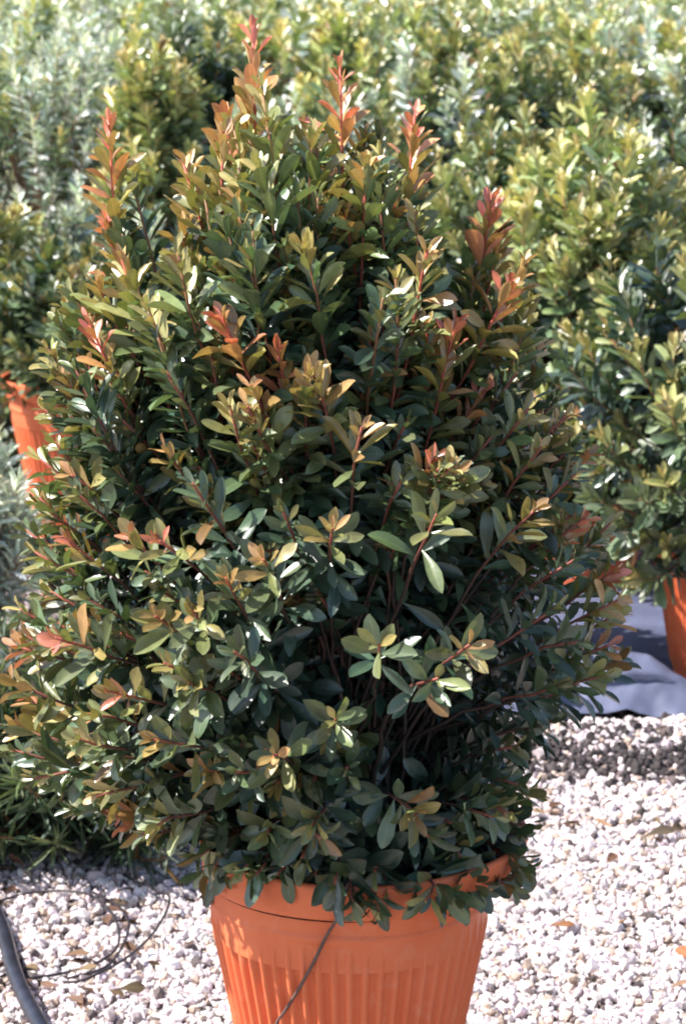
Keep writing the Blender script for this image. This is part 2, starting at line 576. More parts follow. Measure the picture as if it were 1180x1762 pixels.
# ------------------------------------------------------------------ pots
def lathe(name, profile, segs, m, parent, rad_fn=None, z_fn=None, cap=False):
    th = np.linspace(0, 2 * math.pi, segs, endpoint=False)
    V = []
    for i, (r, z) in enumerate(profile):
        rr = np.full(segs, r) if rad_fn is None else rad_fn(i, r, z, th)
        zz = np.full(segs, z) if z_fn is None else z_fn(i, r, z, th)
        V.append(np.stack([rr * np.cos(th), rr * np.sin(th), zz], axis=1))
    V = np.concatenate(V)
    n = len(profile)
    f = []
    for i in range(n - 1):
        a = i * segs + np.arange(segs)
        b = i * segs + (np.arange(segs) + 1) % segs
        f.append(np.stack([a, b, b + segs, a + segs], axis=1).ravel())
    sz = [4] * ((n - 1) * segs)
    f = np.concatenate(f)
    if cap:
        f = np.concatenate([f, np.arange(segs)[::-1]])
        sz.append(segs)
    V[:, 2] *= POT_K
    return link(name, mesh_np(name, V, f, np.array(sz)), m, parent)

POT_K = 1.115                         # height of the pot over its profile
POT_Z = 0.345                         # where the fluted body ends and the collar begins
POT_MESH = {}
def make_pot(parent, segs, dented=False):
    nfl = 56
    def flute(i, r, z, th):
        d = 0.0038 * np.clip((POT_Z - 0.006 - z) / 0.02, 0, 1) * np.clip((z - 0.03) / 0.02, 0, 1)
        return r + d * np.sign(np.cos(th * nfl)) * np.abs(np.cos(th * nfl)) ** 0.6
    def flare(i, r, z, th):
        if not dented:
            return np.full(len(th), r)
        k = np.clip((z - 0.365) / 0.03, 0, 1)
        return r + k * (0.022 * np.clip(np.cos(th - 0.15), 0, 1) ** 2 - 0.014 * np.clip(-np.cos(th), 0, 1)) + 0.0012 * np.sin(th * 5 + 1)
    def lift(i, r, z, th):
        return z + (0.004 * np.clip((z - 0.365) / 0.03, 0, 1) * np.clip(np.cos(th), 0, 1) ** 2 if dented else 0 * th)
    body = [(0.104, 0.0), (0.108, 0.004), (0.112, 0.03), (0.118, 0.055), (0.126, 0.1), (0.135, 0.15), (0.146, 0.2), (0.157, 0.25), (0.166, 0.29),
            (0.172, 0.32), (0.1745, 0.335), (0.1755, 0.343), (0.1785, 0.3452), (0.180, 0.349), (0.1795, 0.353), (0.177, 0.356), (0.1785, 0.37), (0.180, 0.388)]
    rim = [(0.1770, 0.379), (0.186, 0.3745), (0.1915, 0.3765), (0.195, 0.383), (0.1985, 0.396), (0.2025, 0.409), (0.2035, 0.414), (0.202, 0.4175), (0.198, 0.4185),
           (0.194, 0.416), (0.190, 0.405), (0.184, 0.39), (0.179, 0.36), (0.172, 0.31)]
    key = (segs, dented)
    if key not in POT_MESH:
        pot = lathe('pot', body, segs, M_pot, parent, flute, cap=True)
        rm = lathe('rim', rim, 96, M_pot, pot, flare, lift)
        so_ = lathe('soil', [(0.0005, 0.392), (0.05, 0.389), (0.1, 0.386), (0.15, 0.380), (0.182, 0.372)], 40, M_soil, pot,
                    lambda i, r, z, th: r + 0.0 * th, lambda i, r, z, th: z + rng.normal(0, 0.003, len(th)) * (i < 4))
        POT_MESH[key] = (pot.data, rm.data, so_.data)
    else:
        a, b, c = POT_MESH[key]
        pot = link('pot', a, None, parent)
        link('rim', b, None, pot)
        link('soil', c, None, pot)
    return pot

# ------------------------------------------------------------------ the setting: ground, gravel, cloth
def ground():
    ys = np.concatenate([np.linspace(-6, 7.5, 10), np.linspace(8, 22, 15), [40, 120, 320]])
    xs = np.array([-320, -60, -20, -8, -4, -2, -1, 0, 1, 2, 4, 8, 20, 60, 320.0])
    X, Y = np.meshgrid(xs, ys)
    Z = np.where(Y < 7.5, 0, 0.055 * (np.minimum(Y, 22) - 7.5))
    v = np.stack([X, Y, Z], axis=-1).reshape(-1, 3)
    nx = len(xs)
    f = []
    for j in range(len(ys) - 1):
        for i in range(nx - 1):
            a = j * nx + i
            f += [a, a + 1, a + 1 + nx, a + nx]
    o = link('ground', mesh_np('ground', v, np.array(f), np.full(len(f) // 4, 4)), M_ground)
    tag(o, kind='structure')
ground()

def ico():
    p = (1 + 5 ** 0.5) / 2
    v = unit(np.array([(-1, p, 0), (1, p, 0), (-1, -p, 0), (1, -p, 0), (0, -1, p), (0, 1, p), (0, -1, -p), (0, 1, -p), (p, 0, -1), (p, 0, 1), (-p, 0, -1), (-p, 0, 1)], float))
    f = np.array([(0, 11, 5), (0, 5, 1), (0, 1, 7), (0, 7, 10), (0, 10, 11), (1, 5, 9), (5, 11, 4), (11, 10, 2), (10, 7, 6), (7, 1, 8), (3, 9, 4), (3, 4, 2), (3, 2, 6), (3, 6, 8), (3, 8, 9), (4, 9, 5), (2, 4, 11), (6, 2, 10), (8, 6, 7), (9, 8, 1)])
    return v, f
IV, IF = ico()

def rand_rot(n):
    q = unit(rng.normal(size=(n, 4)))
    w, x, y, z = q.T
    return np.stack([np.stack([1 - 2 * (y * y + z * z), 2 * (x * y - z * w), 2 * (x * z + y * w)], -1),
                     np.stack([2 * (x * y + z * w), 1 - 2 * (x * x + z * z), 2 * (y * z - x * w)], -1),
                     np.stack([2 * (x * z - y * w), 2 * (y * z + x * w), 1 - 2 * (x * x + y * y)], -1)], 1)

def berm(x, y):
    return 0.035 * np.exp(-((y - 5.08 - 0.03 * np.sin(x * 9)) / 0.09) ** 2) * np.clip((x - 0.1) * 5, 0, 1)

def gravel(name, x, y, size, dark_p, smooth=False):
    n = len(x)
    sc = size[:, None] * rng.uniform(0.62, 1.25, (n, 3)) * 0.5
    sc[:, 2] *= 0.8
    V = IV[None] * (1 + rng.normal(0, 0.17, (n, 12, 1)))
    V = V * sc[:, None, :]
    V = np.einsum('nij,nkj->nki', rand_rot(n), V)
    z = size * 0.22 + rng.uniform(-0.003, 0.006, n) + berm(x, y)
    V = V + np.stack([x, y, z], -1)[:, None, :]
    r = rng.random(n)
    white = np.array([0.76, 0.66, 0.655]) * rng.uniform(0.62, 1.15, (n, 1)) * rng.uniform(0.95, 1.04, (n, 3))
    warm = np.array([0.52, 0.39, 0.31]) * rng.uniform(0.6, 1.1, (n, 1))
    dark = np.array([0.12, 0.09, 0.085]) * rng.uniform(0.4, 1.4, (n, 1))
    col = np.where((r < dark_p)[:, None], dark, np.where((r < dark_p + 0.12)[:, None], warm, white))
    F = (IF[None] + (np.arange(n) * 12)[:, None, None]).reshape(-1)
    me = mesh_np(name, V.reshape(-1, 3), F, np.full(n * 20, 3), {'tint': ('FLOAT_VECTOR', np.repeat(np.clip(col, 0, 0.85), 12, axis=0))}, smooth)
    o = link(name, me, M_stone)
    tag(o, kind='stuff')
    return o

def gravel_bed():
    n = 92000
    x = rng.uniform(-1.35, 1.25, n)
    y = rng.uniform(3.35, 5.22, n)
    edge = 5.13 + 0.03 * np.sin(x * 11) + 0.02 * np.sin(x * 37)
    keep = (y < edge) | (x < 0.15)
    # bare dirty strip just in front of the cloth
    strip = np.exp(-((y - 4.93 - 0.05 * np.sin(x * 6 + 1)) / 0.07) ** 2) * (x > 0.15)
    keep &= rng.random(n) > strip * 0.4
    x, y, strip = x[keep], y[keep], strip[keep]
    n = len(x)
    left_dirt_shade = np.clip((-0.25 - x) * 2.2, 0, 1) * 0.17  # more dark stones to the left, for dirt and for painted-in shade
    o = gravel('gravel', x, y, rng.gamma(5, 0.0107 / 5, n).clip(0.006, 0.03), 0.055 + 0.45 * strip + left_dirt_shade)
    n = 260
    gravel('gravel', rng.uniform(.3, 1.3, n), 5.2 + np.abs(rng.normal(0, .12, n)), rng.uniform(.006, .014, n), 0.3)
    n = 9000
    x = rng.uniform(-2.2, -0.1, n); y = rng.uniform(5.15, 7.4, n)
    gravel('gravel', x, y, rng.gamma(9, 0.018 / 9, n).clip(0.01, 0.035), 0.45)
gravel_bed()

def soil_strip():
    n = 1500
    x = rng.uniform(0.2, 1.3, n)
    y = 4.95 + 0.05 * np.sin(x * 6 + 1) + rng.normal(0, 0.07, n)
    V = IV[None] * (1 + rng.normal(0, 0.2, (n, 12, 1))) * (rng.uniform(0.003, 0.011, (n, 1, 1)) * rng.uniform(0.5, 1.3, (n, 1, 3)))
    V = V + np.stack([x, y, 0.006 + berm(x, y) + rng.uniform(0, 0.008, n)], -1)[:, None]
    c = np.array([0.04, 0.03, 0.03]) * rng.uniform(0.4, 1.8, (n, 1))
    F = (IF[None] + (np.arange(n) * 12)[:, None, None]).reshape(-1)
    o = link('dark_mulch', mesh_np('dark_mulch', V.reshape(-1, 3), F, np.full(n * 20, 3), {'tint': ('FLOAT_VECTOR', np.repeat(c, 12, axis=0))}, False), M_stone)
    tag(o, kind='stuff')
soil_strip()

def ground_cloth():
    xs = np.concatenate([np.linspace(0.12, 1.4, 150), np.linspace(1.45, 3.2, 30)])
    ys = np.concatenate([np.linspace(5.17, 6.1, 100), np.linspace(6.15, 7.4, 12)])
    X, Y = np.meshgrid(xs, ys)
    w = 5.33 + 0.05 * np.sin(X * 5.5 + 0.4) - 0.06 * (X - 0.6)
    ridge = (0.115 * np.exp(-((X - 0.57) / 0.14) ** 2) + 0.025 * (1 + np.sin(X * 7))) * np.exp(-((Y - w) / 0.08) ** 2)
    w2 = 5.62 + 0.04 * np.sin(X * 8)
    ridge2 = 0.02 * np.exp(-((Y - w2) / 0.04) ** 2)
    wr_ = sum(a * np.sin(X * p + Y * q + c) ** 3 for a, p, q, c in ((.006, 23, 9, 0), (.005, -17, 31, 1), (.004, 41, 22, 2), (.004, 9, -47, .5), (.003, 63, -15, 4)))
    Z = 0.018 + ridge + ridge2 + wr_ * np.clip(6.2 - Y, 0, 1)
    Z = np.where(Y > 6.1, 0.012, Z)
    v = np.stack([X + 0.012 * np.sin(Y * 30), Y + 0.02 * np.sin(X * 13) * (Y < 5.25), Z], -1).reshape(-1, 3)
    nx = len(xs)
    j, i = np.meshgrid(np.arange(len(ys) - 1), np.arange(nx - 1), indexing='ij')
    a = (j * nx + i).ravel()
    f = np.stack([a, a + 1, a + 1 + nx, a + nx], -1).ravel()
    o = link('ground_cloth', mesh_np('ground_cloth', v, f, np.full(len(a), 4)), M_cloth)
    tag(o, kind='structure')
ground_cloth()

# ------------------------------------------------------------------ plants
PLANTS = []          # (root, Leaves, kind of template, material, list of shoot objects, limit, least hits)

# the main shrub: outline of the photograph's plant by height, then shoots
AX_Y = 3.16
SIL_L = [(50, 415), (150, 375), (250, 285), (350, 185), (450, 130), (560, 80), (650, 65), (800, 65), (930, 35), (1100, -10), (1260, -15), (1380, 60), (1450, 220), (1500, 350)]
SIL_R = [(50, 465), (150, 540), (250, 730), (350, 850), (450, 895), (560, 925), (650, 960), (720, 1010), (850, 1065), (1000, 1085), (1140, 1080), (1200, 1020), (1300, 965), (1400, 930), (1500, 860)]
def sil(y):
    l = np.interp(y, [a for a, b in SIL_L], [b for a, b in SIL_L])
    r = np.interp(y, [a for a, b in SIL_R], [b for a, b in SIL_R])
    return (l + r) / 2, (r - l) / 2

def main_shrub():
    root = link('potted_shrub', None)
    root.location = (0.008, AX_Y, 0)
    tag(root, 'large glossy shrub with red and bronze tips in the big front orange pot', 'potted shrub', 'shrubs in orange nursery pots')
    make_pot(root, 56 * 8, True)
    rl = np.array(root.location)
    lv = Leaves()
    shoots = []
    # tip x, tip y, palette, leafy length, leaves, bare share, extra forward offset
    hand = [
        (440, 55, 'red', .46, 48, .12, .0), (590, 112, 'red', .40, 42, .0, .0), (725, 195, 'red', .38, 40, .0, .02), (845, 345, 'red', .36, 38, .15, .0),
        (195, 212, 'red', .33, 36, .15, .0), (322, 275, 'bronze', .32, 36, .1, .0), (178, 375, 'red', .34, 38, .1, .0), (388, 205, 'red', .22, 22, .1, -.05),
        (385, 545, 'red', .22, 24, .0, .02), (470, 600, 'red', .40, 40, .2, .0), (868, 490, 'red', .24, 26, .0, .0), (800, 555, 'red', .36, 40, .1, .02),
        (790, 785, 'red', .22, 26, .0, .02), (622, 735, 'bronze', .17, 18, .0, .03), (572, 910, 'bronze', .15, 18, .0, .02), (1022, 785, 'red', .26, 28, .1, .0),
        (955, 715, 'bronze', .28, 32, .0, .0), (1055, 985, 'red', .22, 24, .1, .0), (1045, 1110, 'red', .2, 20, .2, .0), (838, 1105, 'bronze', .13, 15, .0, .03),
        (652, 1105, 'olive', .13, 13, .0, .04), (748, 1165, 'olive', .12, 10, .0, .05), (122, 815, 'bronze', .24, 28, .0, .0), (105, 925, 'red', .24, 26, .0, .0),
        (225, 920, 'red', .16, 20, .0, .02), (285, 930, 'red', .16, 20, .0, .02), (440, 965, 'bronze', .22, 26, .0, .03), (385, 1000, 'bronze', .18, 22, .0, .03),
        (320, 1050, 'bronze', .18, 22, .0, .03), (260, 1060, 'bronze', .18, 20, .0, .03), (120, 1090, 'red', .22, 24, .0, .03), (40, 1095, 'bronze', .24, 26, .1, .0),
        (15, 1170, 'bronze', .22, 24, .0, .0), (200, 1190, 'red', .24, 28, .1, .03), (310, 1175, 'olive', .2, 22, .1, .03), (135, 1270, 'olive', .24, 26, .1, .02),
        (165, 1370, 'bronze', .2, 20, .1, .0), (475, 1300, 'bronze', .16, 17, .1, .04), (680, 1400, 'bronze', .13, 15, .0, .05), (850, 1405, 'olive', .15, 14, .0, .03),
        (255, 1275, 'bronze', .2, 22, .0, .04), (560, 1240, 'olive', .2, 18, .25, .04), (535, 1420, 'olive', .16, 18, .0, .05), (110, 650, 'bronze', .26, 30, .0, .0),
        (100, 555, 'dark', .3, 32, .0, .0), (268, 640, 'dark', .4, 30, .35, .03), (540, 655, 'bronze', .2, 24, .0, .02), (735, 430, 'bronze', .26, 30, .0, .03),
        (600, 370, 'bronze', .26, 30, .0, .0), (330, 430, 'olive', .28, 32, .0, .02), (520, 420, 'olive', .26, 30, .0, .0), (660, 480, 'olive', .3, 34, .0, .03),
        (250, 520, 'olive', .3, 34, .0, .03), (400, 700, 'olive', .26, 30, .0, .04), (1000, 890, 'red', .22, 26, .0, .0), (1070, 1050, 'bronze', .18, 20, .0, .0),
        (760, 880, 'olive', .2, 18, .1, .05), (330, 830, 'dark', .28, 30, .0, .03), (400, 1120, 'dark', .22, 26, .0, .04), (440, 1440, 'olive', .16, 16, .0, .05),
        (290, 1420, 'olive', .22, 22, .0, .03), (600, 1330, 'dark', .16, 14, .0, .03), (800, 1480, 'dark', .12, 12, .0, .03), (640, 1500, 'dark', .1, 10, .0, .06),
        (380, 1330, 'dark', .2, 22, .0, .03), (920, 880, 'bronze', .24, 28, .0, .03), (880, 640, 'dark', .28, 30, .0, .0),
        (395, 1490, 'olive', .16, 14, .0, .05), (450, 1500, 'dark', .14, 12, .0, .06), (545, 1520, 'dark', .14, 12, .0, .06), (640, 1560, 'olive', .14, 12, .0, .06), (700, 1530, 'dark', .13, 12, .0, .06), (790, 1535, 'dark', .14, 14, .0, .05), (850, 1500, 'dark', .14, 12, .0, .02), (590, 1500, 'dark', .12, 12, .0, .06), (345, 1470, 'dark', .14, 12, .0, .03), (890, 1430, 'dark', .16, 14, .0, .0), (1000, 960, 'dark', .24, 24, .0, .02), (1045, 1030, 'bronze', .2, 22, .0, .0), (985, 1100, 'dark', .22, 24, .0, .02), (1025, 1155, 'olive', .18, 20, .0, .0), (960, 1180, 'dark', .2, 22, .0, .02), (1050, 900, 'olive', .22, 24, .0, .0), (985, 820, 'dark', .24, 26, .0, .02), (935, 770, 'bronze', .24, 26, .0, .02), (945, 1050, 'dark', .22, 24, .0, .03), (905, 700, 'olive', .24, 26, .0, .02), (930, 1290, 'dark', .2, 22, .0, .0), (905, 1350, 'dark', .2, 20, .0, .0), (960, 1240, 'dark', .2, 20, .0, .0), (905, 560, 'olive', .24, 28, .0, .0),
        (480, 1505, 'dark', .13, 12, .0, .07), (895, 1475, 'dark', .15, 16, .0, .06), (860, 1525, 'dark', .15, 16, .0, .06), (915, 1440, 'dark', .18, 18, .0, .03), (830, 1480, 'olive', .15, 16, .0, .08), (880, 1400, 'olive', .18, 18, .0, .04), (350, 1500, 'dark', .13, 12, .0, .04), (610, 1550, 'dark', .13, 12, .0, .08), (660, 1570, 'dark', .12, 12, .0, .08), (720, 1550, 'olive', .13, 12, .0, .08), (770, 1545, 'dark', .13, 14, .0, .08), (825, 1530, 'dark', .14, 14, .0, .06), (870, 1490, 'dark', .14, 14, .0, .04), (560, 1520, 'dark', .13, 12, .0, .08), (430, 1500, 'olive', .13, 12, .0, .07), (380, 1500, 'dark', .13, 12, .0, .06),
        (95, 600, 'olive', .24, 28, .0, .02), (115, 700, 'dark', .26, 30, .0, .02), (95, 760, 'olive', .24, 28, .0, .0), (130, 850, 'dark', .26, 28, .0, .02), (75, 860, 'olive', .24, 26, .0, .0), (140, 620, 'dark', .28, 30, .0, .03), (150, 740, 'dark', .28, 30, .0, .04), (100, 500, 'olive', .26, 30, .0, .0), (60, 950, 'olive', .24, 26, .0, .0), (20, 1040, 'olive', .24, 26, .0, .0),
        (60, 1340, 'olive', .24, 24, .0, .0), (20, 1290, 'dark', .26, 26, .0, .0), (240, 1440, 'dark', .22, 24, .0, .02), (885, 450, 'bronze', .28, 32, .0, .0), (905, 520, 'olive', .28, 32, .0, .0), (75, 700, 'olive', .26, 30, .0, .0), (70, 790, 'olive', .26, 30, .0, .0), (85, 640, 'dark', .28, 30, .0, .02), (450, 150, 'olive', .4, 40, .0, .03), (520, 235, 'olive', .3, 36, .0, .0), (650, 270, 'olive', .3, 36, .0, .02),
        (560, 1440, 'dark', .13, 14, .0, .06), (740, 1440, 'dark', .12, 12, .0, .05), (500, 1480, 'olive', .1, 10, .0, .06),
    ]
    # the shrub has grown hollow on its shaded side: a pocket without foliage in front of the inner stems
    hollow = [(755, 1150, 185, 205), (720, 1340, 115, 85), (890, 1090, 90, 110), (565, 1130, 55, 90)]
    def carve(p):
        w = p + rl
        ax = w - np.array([0, 0, CAM_H])
        a = R(PITCH)
        dep = ax[:, 1] * math.cos(a) - ax[:, 2] * math.sin(a)
        sx = 590 + ax[:, 0] / dep * FPX
        sy = 881 - (ax[:, 2] * math.cos(a) + ax[:, 1] * math.sin(a)) / dep * FPX
        out = np.ones(len(p), bool)
        for hx, hy, rx, ry in hollow:
            e = ((sx - hx) / rx) ** 2 + ((sy - hy) / ry) ** 2
            out &= ~((e < 1) & (p[:, 1] < -0.075 - 0.06 * e))
        return out | (rng.random(len(p)) < 0.12)
    spec = []
    for x, y, pal, leafy, n, bare, fw in hand:
        cx, hw = sil(y)
        q = max(-0.98, min(0.98, (x - cx) / max(hw, 40)))
        k = 0.38 if y < 420 else (0.7 if y < 800 else 0.82)
        mpp = 3.2 / FPX
        dy = -hw * mpp * math.sqrt(1 - q * q) * k - fw
        spec.append((x, y, dy, q, pal, leafy, int(n * (1.75 if y < 700 else 1.45)), bare, True))
    cav = [(760, 1110, 210, 200), (600, 850, 90, 140), (720, 1320, 140, 100), (900, 1200, 120, 130), (860, 980, 130, 90), (560, 1130, 70, 110)]
    m = 0
    while m < 370:
        y = rng.uniform(210, 1440)
        th = rng.uniform(-0.25, math.pi + 0.25) if rng.random() < 0.74 else rng.uniform(math.pi, 2 * math.pi)
        rho = rng.uniform(0.45, 0.98)
        if y < 520 and rng.random() < 0.6:
            continue
        cx, hw = sil(y)
        x = cx + hw * math.cos(th) * rho
        dyn = -math.sin(th) * rho
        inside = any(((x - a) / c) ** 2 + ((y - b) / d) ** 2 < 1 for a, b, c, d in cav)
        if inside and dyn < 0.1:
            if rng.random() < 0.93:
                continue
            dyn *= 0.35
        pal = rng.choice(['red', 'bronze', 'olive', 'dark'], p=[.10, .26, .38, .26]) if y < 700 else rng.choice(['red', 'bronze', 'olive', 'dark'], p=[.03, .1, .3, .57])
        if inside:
            pal = 'dark'  # dark leaf colour in the hollow stands in for deep shade
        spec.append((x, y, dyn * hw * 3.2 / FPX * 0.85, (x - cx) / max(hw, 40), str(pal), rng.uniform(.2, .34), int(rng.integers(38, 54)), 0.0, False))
        m += 1
    for _ in range(120):
        y = rng.uniform(520, 1440)
        cx, hw = sil(y)
        q = rng.uniform(-.72, .72)
        spec.append((cx + q * hw, y, rng.uniform(-0.06, 0.2), q, 'dark', .42, 50, 0.0, False))
    for sid, (x, y, dy, q, pal, leafy, n, bare, big) in enumerate(spec):
        tip = np.array(at(x, y, AX_Y + dy)) - rl
        low = np.clip((y - 250) / 1100, 0, 1)
        out = np.array([tip[0], tip[1] * 1.1, 0])
        hz = np.linalg.norm(out[:2])
        out = out / max(hz, 0.05)
        d = np.array([0, 0, 1.0]) * (1.0 - 0.75 * low) + out * (0.16 + 0.85 * low) * min(1, hz / 0.2) + rng.normal(0, 0.07, 3)
        if y > 1330:
            d[2] -= 0.35
        if y > 1465:
            d[2] -= 0.5
        p0 = np.array([rng.normal(0, 0.035), rng.normal(0, 0.035), 0.42])
        lmax = (0.055 if y > 500 else 0.057) * rng.uniform(0.92, 1.12)
        if y > 1100:
            lmax *= 1.04
        if y > 1465:
            lmax *= 1.1
        P, w = grow_shoot(lv, sid, p0, tip, d, leafy, n, pal, lmax, (0.27 if y < 700 else (0.27 if y < 1050 else 0.31)), (26, 66) if y < 700 else (30, 76), rng.uniform(.38, .55), 0.3, bare, 1.38 - 0.38 * float(np.clip((y - 250) / 500, 0, 1)), carve, big, (0.68 if big else 0.78) if y < 900 else 1.0)  # upper leaves coloured lighter, as younger growth and to look sunlit
        if P is None:
            shoots.append(None)
            continue
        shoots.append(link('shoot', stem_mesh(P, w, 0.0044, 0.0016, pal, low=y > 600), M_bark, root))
    lv.done()
    PLANTS.append((root, lv, 'fine', M_leaf, shoots, 300, 1))
main_shrub()

# the other shrubs of the nursery rows
def row_shrub(name, px, Y, top_y, half_w, pal, label, n_shoots=150, leaves=38, lmax=0.07, wr=0.31, kind='coarse', m=None, pals=None, pot=True, cat='potted shrub', limit=300, hits=12, group='shrubs in orange nursery pots', bottom=0.27, lowness=0.75):
    root = link(name, None)
    gz = ground_z(Y)
    X = (px - 590) / FPX * math.hypot(Y, 0.6)
    top = CAM_H - Y * math.tan(ang(top_y)) - gz
    root.location = (X, Y, gz + 0.002)
    root.rotation_euler = (0, 0, 0)
    tag(root, label, cat, group)
    if pot:
        make_pot(root, 56 * 4)
    lv = Leaves()
    shoots, V, F, Z, TI = [], [], [], [], []
    off = 0
    for sid in range(n_shoots):
        # tip on an upright rounded crown
        v = rng.random() ** lowness
        z = bottom + (top - bottom) * (0.06 + 0.94 * v)
        env = math.sin(math.pi * min(1, 0.18 + 0.82 * (1 - v) ** 0.75) * 0.62 + 0.0) if v > 0.12 else 0.75
        env = min(1.0, max(0.12, env))
        th = rng.uniform(0, 2 * math.pi)
        rho = half_w * env * rng.uniform(0.6, 1.05)
        z += rng.normal(0, 0.035)
        tip = np.array([math.cos(th) * rho, math.sin(th) * rho, z])
        low = 1 - v
        d = np.array([math.cos(th), math.sin(th), 0]) * (0.15 + 0.7 * low) + np.array([0, 0, 1.0 - 0.5 * low]) + rng.normal(0, 0.08, 3)
        p = pal if pals is None else str(rng.choice(pals))
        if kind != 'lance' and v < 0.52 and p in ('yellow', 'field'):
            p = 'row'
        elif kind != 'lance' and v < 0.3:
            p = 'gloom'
        p0 = np.array([rng.normal(0, 0.03), rng.normal(0, 0.03), 0.42 if pot else 0.0])
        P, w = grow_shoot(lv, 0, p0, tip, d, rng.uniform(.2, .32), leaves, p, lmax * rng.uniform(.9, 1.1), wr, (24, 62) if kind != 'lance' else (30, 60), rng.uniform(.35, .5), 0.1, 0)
        v_, f_, z_ = tube_arrays(P[::2], 0.004 - 0.0025 * w[::2], 4)
        c_ = ramp(1 - w[::2], [(0, (0.3, 0.14, 0.06)), (0.4, (0.17, 0.09, 0.05)), (1, (0.1, 0.075, 0.055))])
        V.append(v_); F.append(f_ + off); Z.append(z_); TI.append(np.repeat(c_, 4, axis=0)); off += len(v_)
    lv.done()
    st = link('branches', mesh_np('branches', np.concatenate(V), np.concatenate(F), np.concatenate(Z), {'tint': ('FLOAT_VECTOR', np.concatenate(TI))}), M_bark, root)
    tag(st, kind='stuff')
    PLANTS.append((root, lv, kind, m or M_leaf, None, limit, hits))
    return root

PS = 'potted_shrub'
row_shrub(PS, 640, 5.55, 600, 0.40, 'dark', 'dark shrub added out of sight behind the large front shrub to shade the ground cloth', pals=['dark', 'row'], n_shoots=170, bottom=0.2)  # hidden row shrub, added to cast shade on the ground cloth
row_shrub(PS, 1266, 5.5, 420, 0.50, 'olive', 'dark green shrub in the orange pot cut by the right edge', pals=['olive', 'row', 'row', 'dark', 'field'], n_shoots=270, bottom=0.27, lowness=1.12, lmax=0.072)
row_shrub(PS, 1020, 6.45, 212, 0.34, 'yellow', 'yellow tipped shrub with a broad rounded top, just right of the large front shrub', pals=['yellow', 'field', 'field'], n_shoots=240, bottom=0.12, lowness=1.1, lmax=0.072)
row_shrub(PS, 880, 7.3, 225, 0.34, 'field', 'olive shrub squeezed between the large front shrub and the yellow rounded shrub', pals=['row', 'field'])
row_shrub(PS, 132, 6.8, 430, 0.26, 'olive', 'dark shrub in the orange pot half hidden at the left edge', pals=['dark', 'olive', 'row'], bottom=0.42)
row_shrub(PS, -25, 7.25, 325, 0.17, 'yellow', 'narrow shrub with bright yellow tips standing at the left edge', pals=['yellow'], n_shoots=120, bottom=0.1, pot=False)
row_shrub(PS, 265, 7.9, 72, 0.20, 'yellow', 'tall slender shrub with cream yellow tips behind the left of the large front shrub', pals=['yellow', 'yellow', 'field'], n_shoots=120)
row_shrub(PS, 352, 8.9, 40, 0.28, 'gloom', 'dark blackish green shrub in the gap behind the slender cream tipped shrub', pals=['gloom'])
row_shrub(PS, 560, 8.0, 140, 0.38, 'field', 'olive shrub directly behind the top of the large front shrub', pals=['field', 'row', 'grey'])
row_shrub(PS, 770, 8.3, 110, 0.38, 'field', 'grey olive shrub behind the red tip at the right of the large front shrub', pals=['field', 'row', 'grey'])
row_shrub(PS, 965, 8.4, 105, 0.38, 'field', 'green shrub rising directly behind the yellow rounded shrub', pals=['field', 'row', 'row'])
row_shrub(PS, 1145, 7.8, 195, 0.36, 'olive', 'blue green shrub at the right edge behind the yellow rounded shrub', pals=['grey', 'row', 'gloom'])
row_shrub(PS, 1215, 6.7, 320, 0.32, 'field', 'yellow green shrub cut by the right edge above the dark green shrub', pals=['yellow', 'field', 'row'], n_shoots=170)
BK = dict(lmax=0.072, wr=0.36)
row_shrub(PS, 640, 9.7, 25, 0.45, 'yellow', 'yellow shrub in the back row left of centre at the top', pals=['yellow', 'field'], **BK)
row_shrub(PS, 850, 9.8, 30, 0.45, 'field', 'olive yellow shrub in the back row right of centre at the top', pals=['yellow', 'field', 'row'], **BK)
row_shrub(PS, 1060, 9.9, 25, 0.45, 'field', 'yellow green shrub in the back row towards the right top corner', pals=['yellow', 'field', 'grey'], **BK)
row_shrub(PS, 1250, 9.6, 35, 0.45, 'field', 'grey green shrub filling the right top corner', pals=['field', 'grey'], **BK)
row_shrub(PS, 450, 9.9, 15, 0.42, 'field', 'yellow shrub in the back row above the tallest red shoot', pals=['yellow', 'field'], **BK)
GG = 'grey narrow leaved shrubs at the left'
GL = dict(kind='lance', m=M_soft, lmax=0.06, wr=0.22, cat='grey shrub', group=GG, leaves=40)
row_shrub('grey_shrub', 75, 8.4, 60, 0.38, 'grey', 'silvery feathery shrub left of the slender cream tipped shrub', n_shoots=140, pals=['grey', 'grey', 'field'], **GL)
row_shrub('grey_shrub', 130, 9.9, -15, 0.45, 'grey', 'pale silvery shrub in the left top corner', n_shoots=140, pals=['grey', 'grey', 'yellow'], **GL)
row_shrub('grey_shrub', 180, 7.5, 340, 0.30, 'grey', 'silvery shrub with long pale needles behind the left flank of the large front shrub', n_shoots=120, pals=['grey', 'shade'], **GL)
row_shrub('grey_shrub', -60, 8.9, 50, 0.40, 'grey', 'silvery shrub cut by the left edge of the view', n_shoots=130, **GL)
low = dict(GL); low.update(leaves=48, lmax=0.075, wr=0.07)
row_shrub('grey_shrub', -70, 5.7, 755, 0.19, 'grey', 'pale needle leaved plant in front of the orange pot at the left edge', n_shoots=80, pot=False, bottom=0.1, pals=['grey'], **low)
row_shrub('grey_shrub', 85, 4.5, 1080, 0.40, 'shade', 'low needle leaved grey plant on the gravel behind the drip tube loops', n_shoots=170, pot=False, bottom=0.02, pals=['shade', 'gloom'], **low)

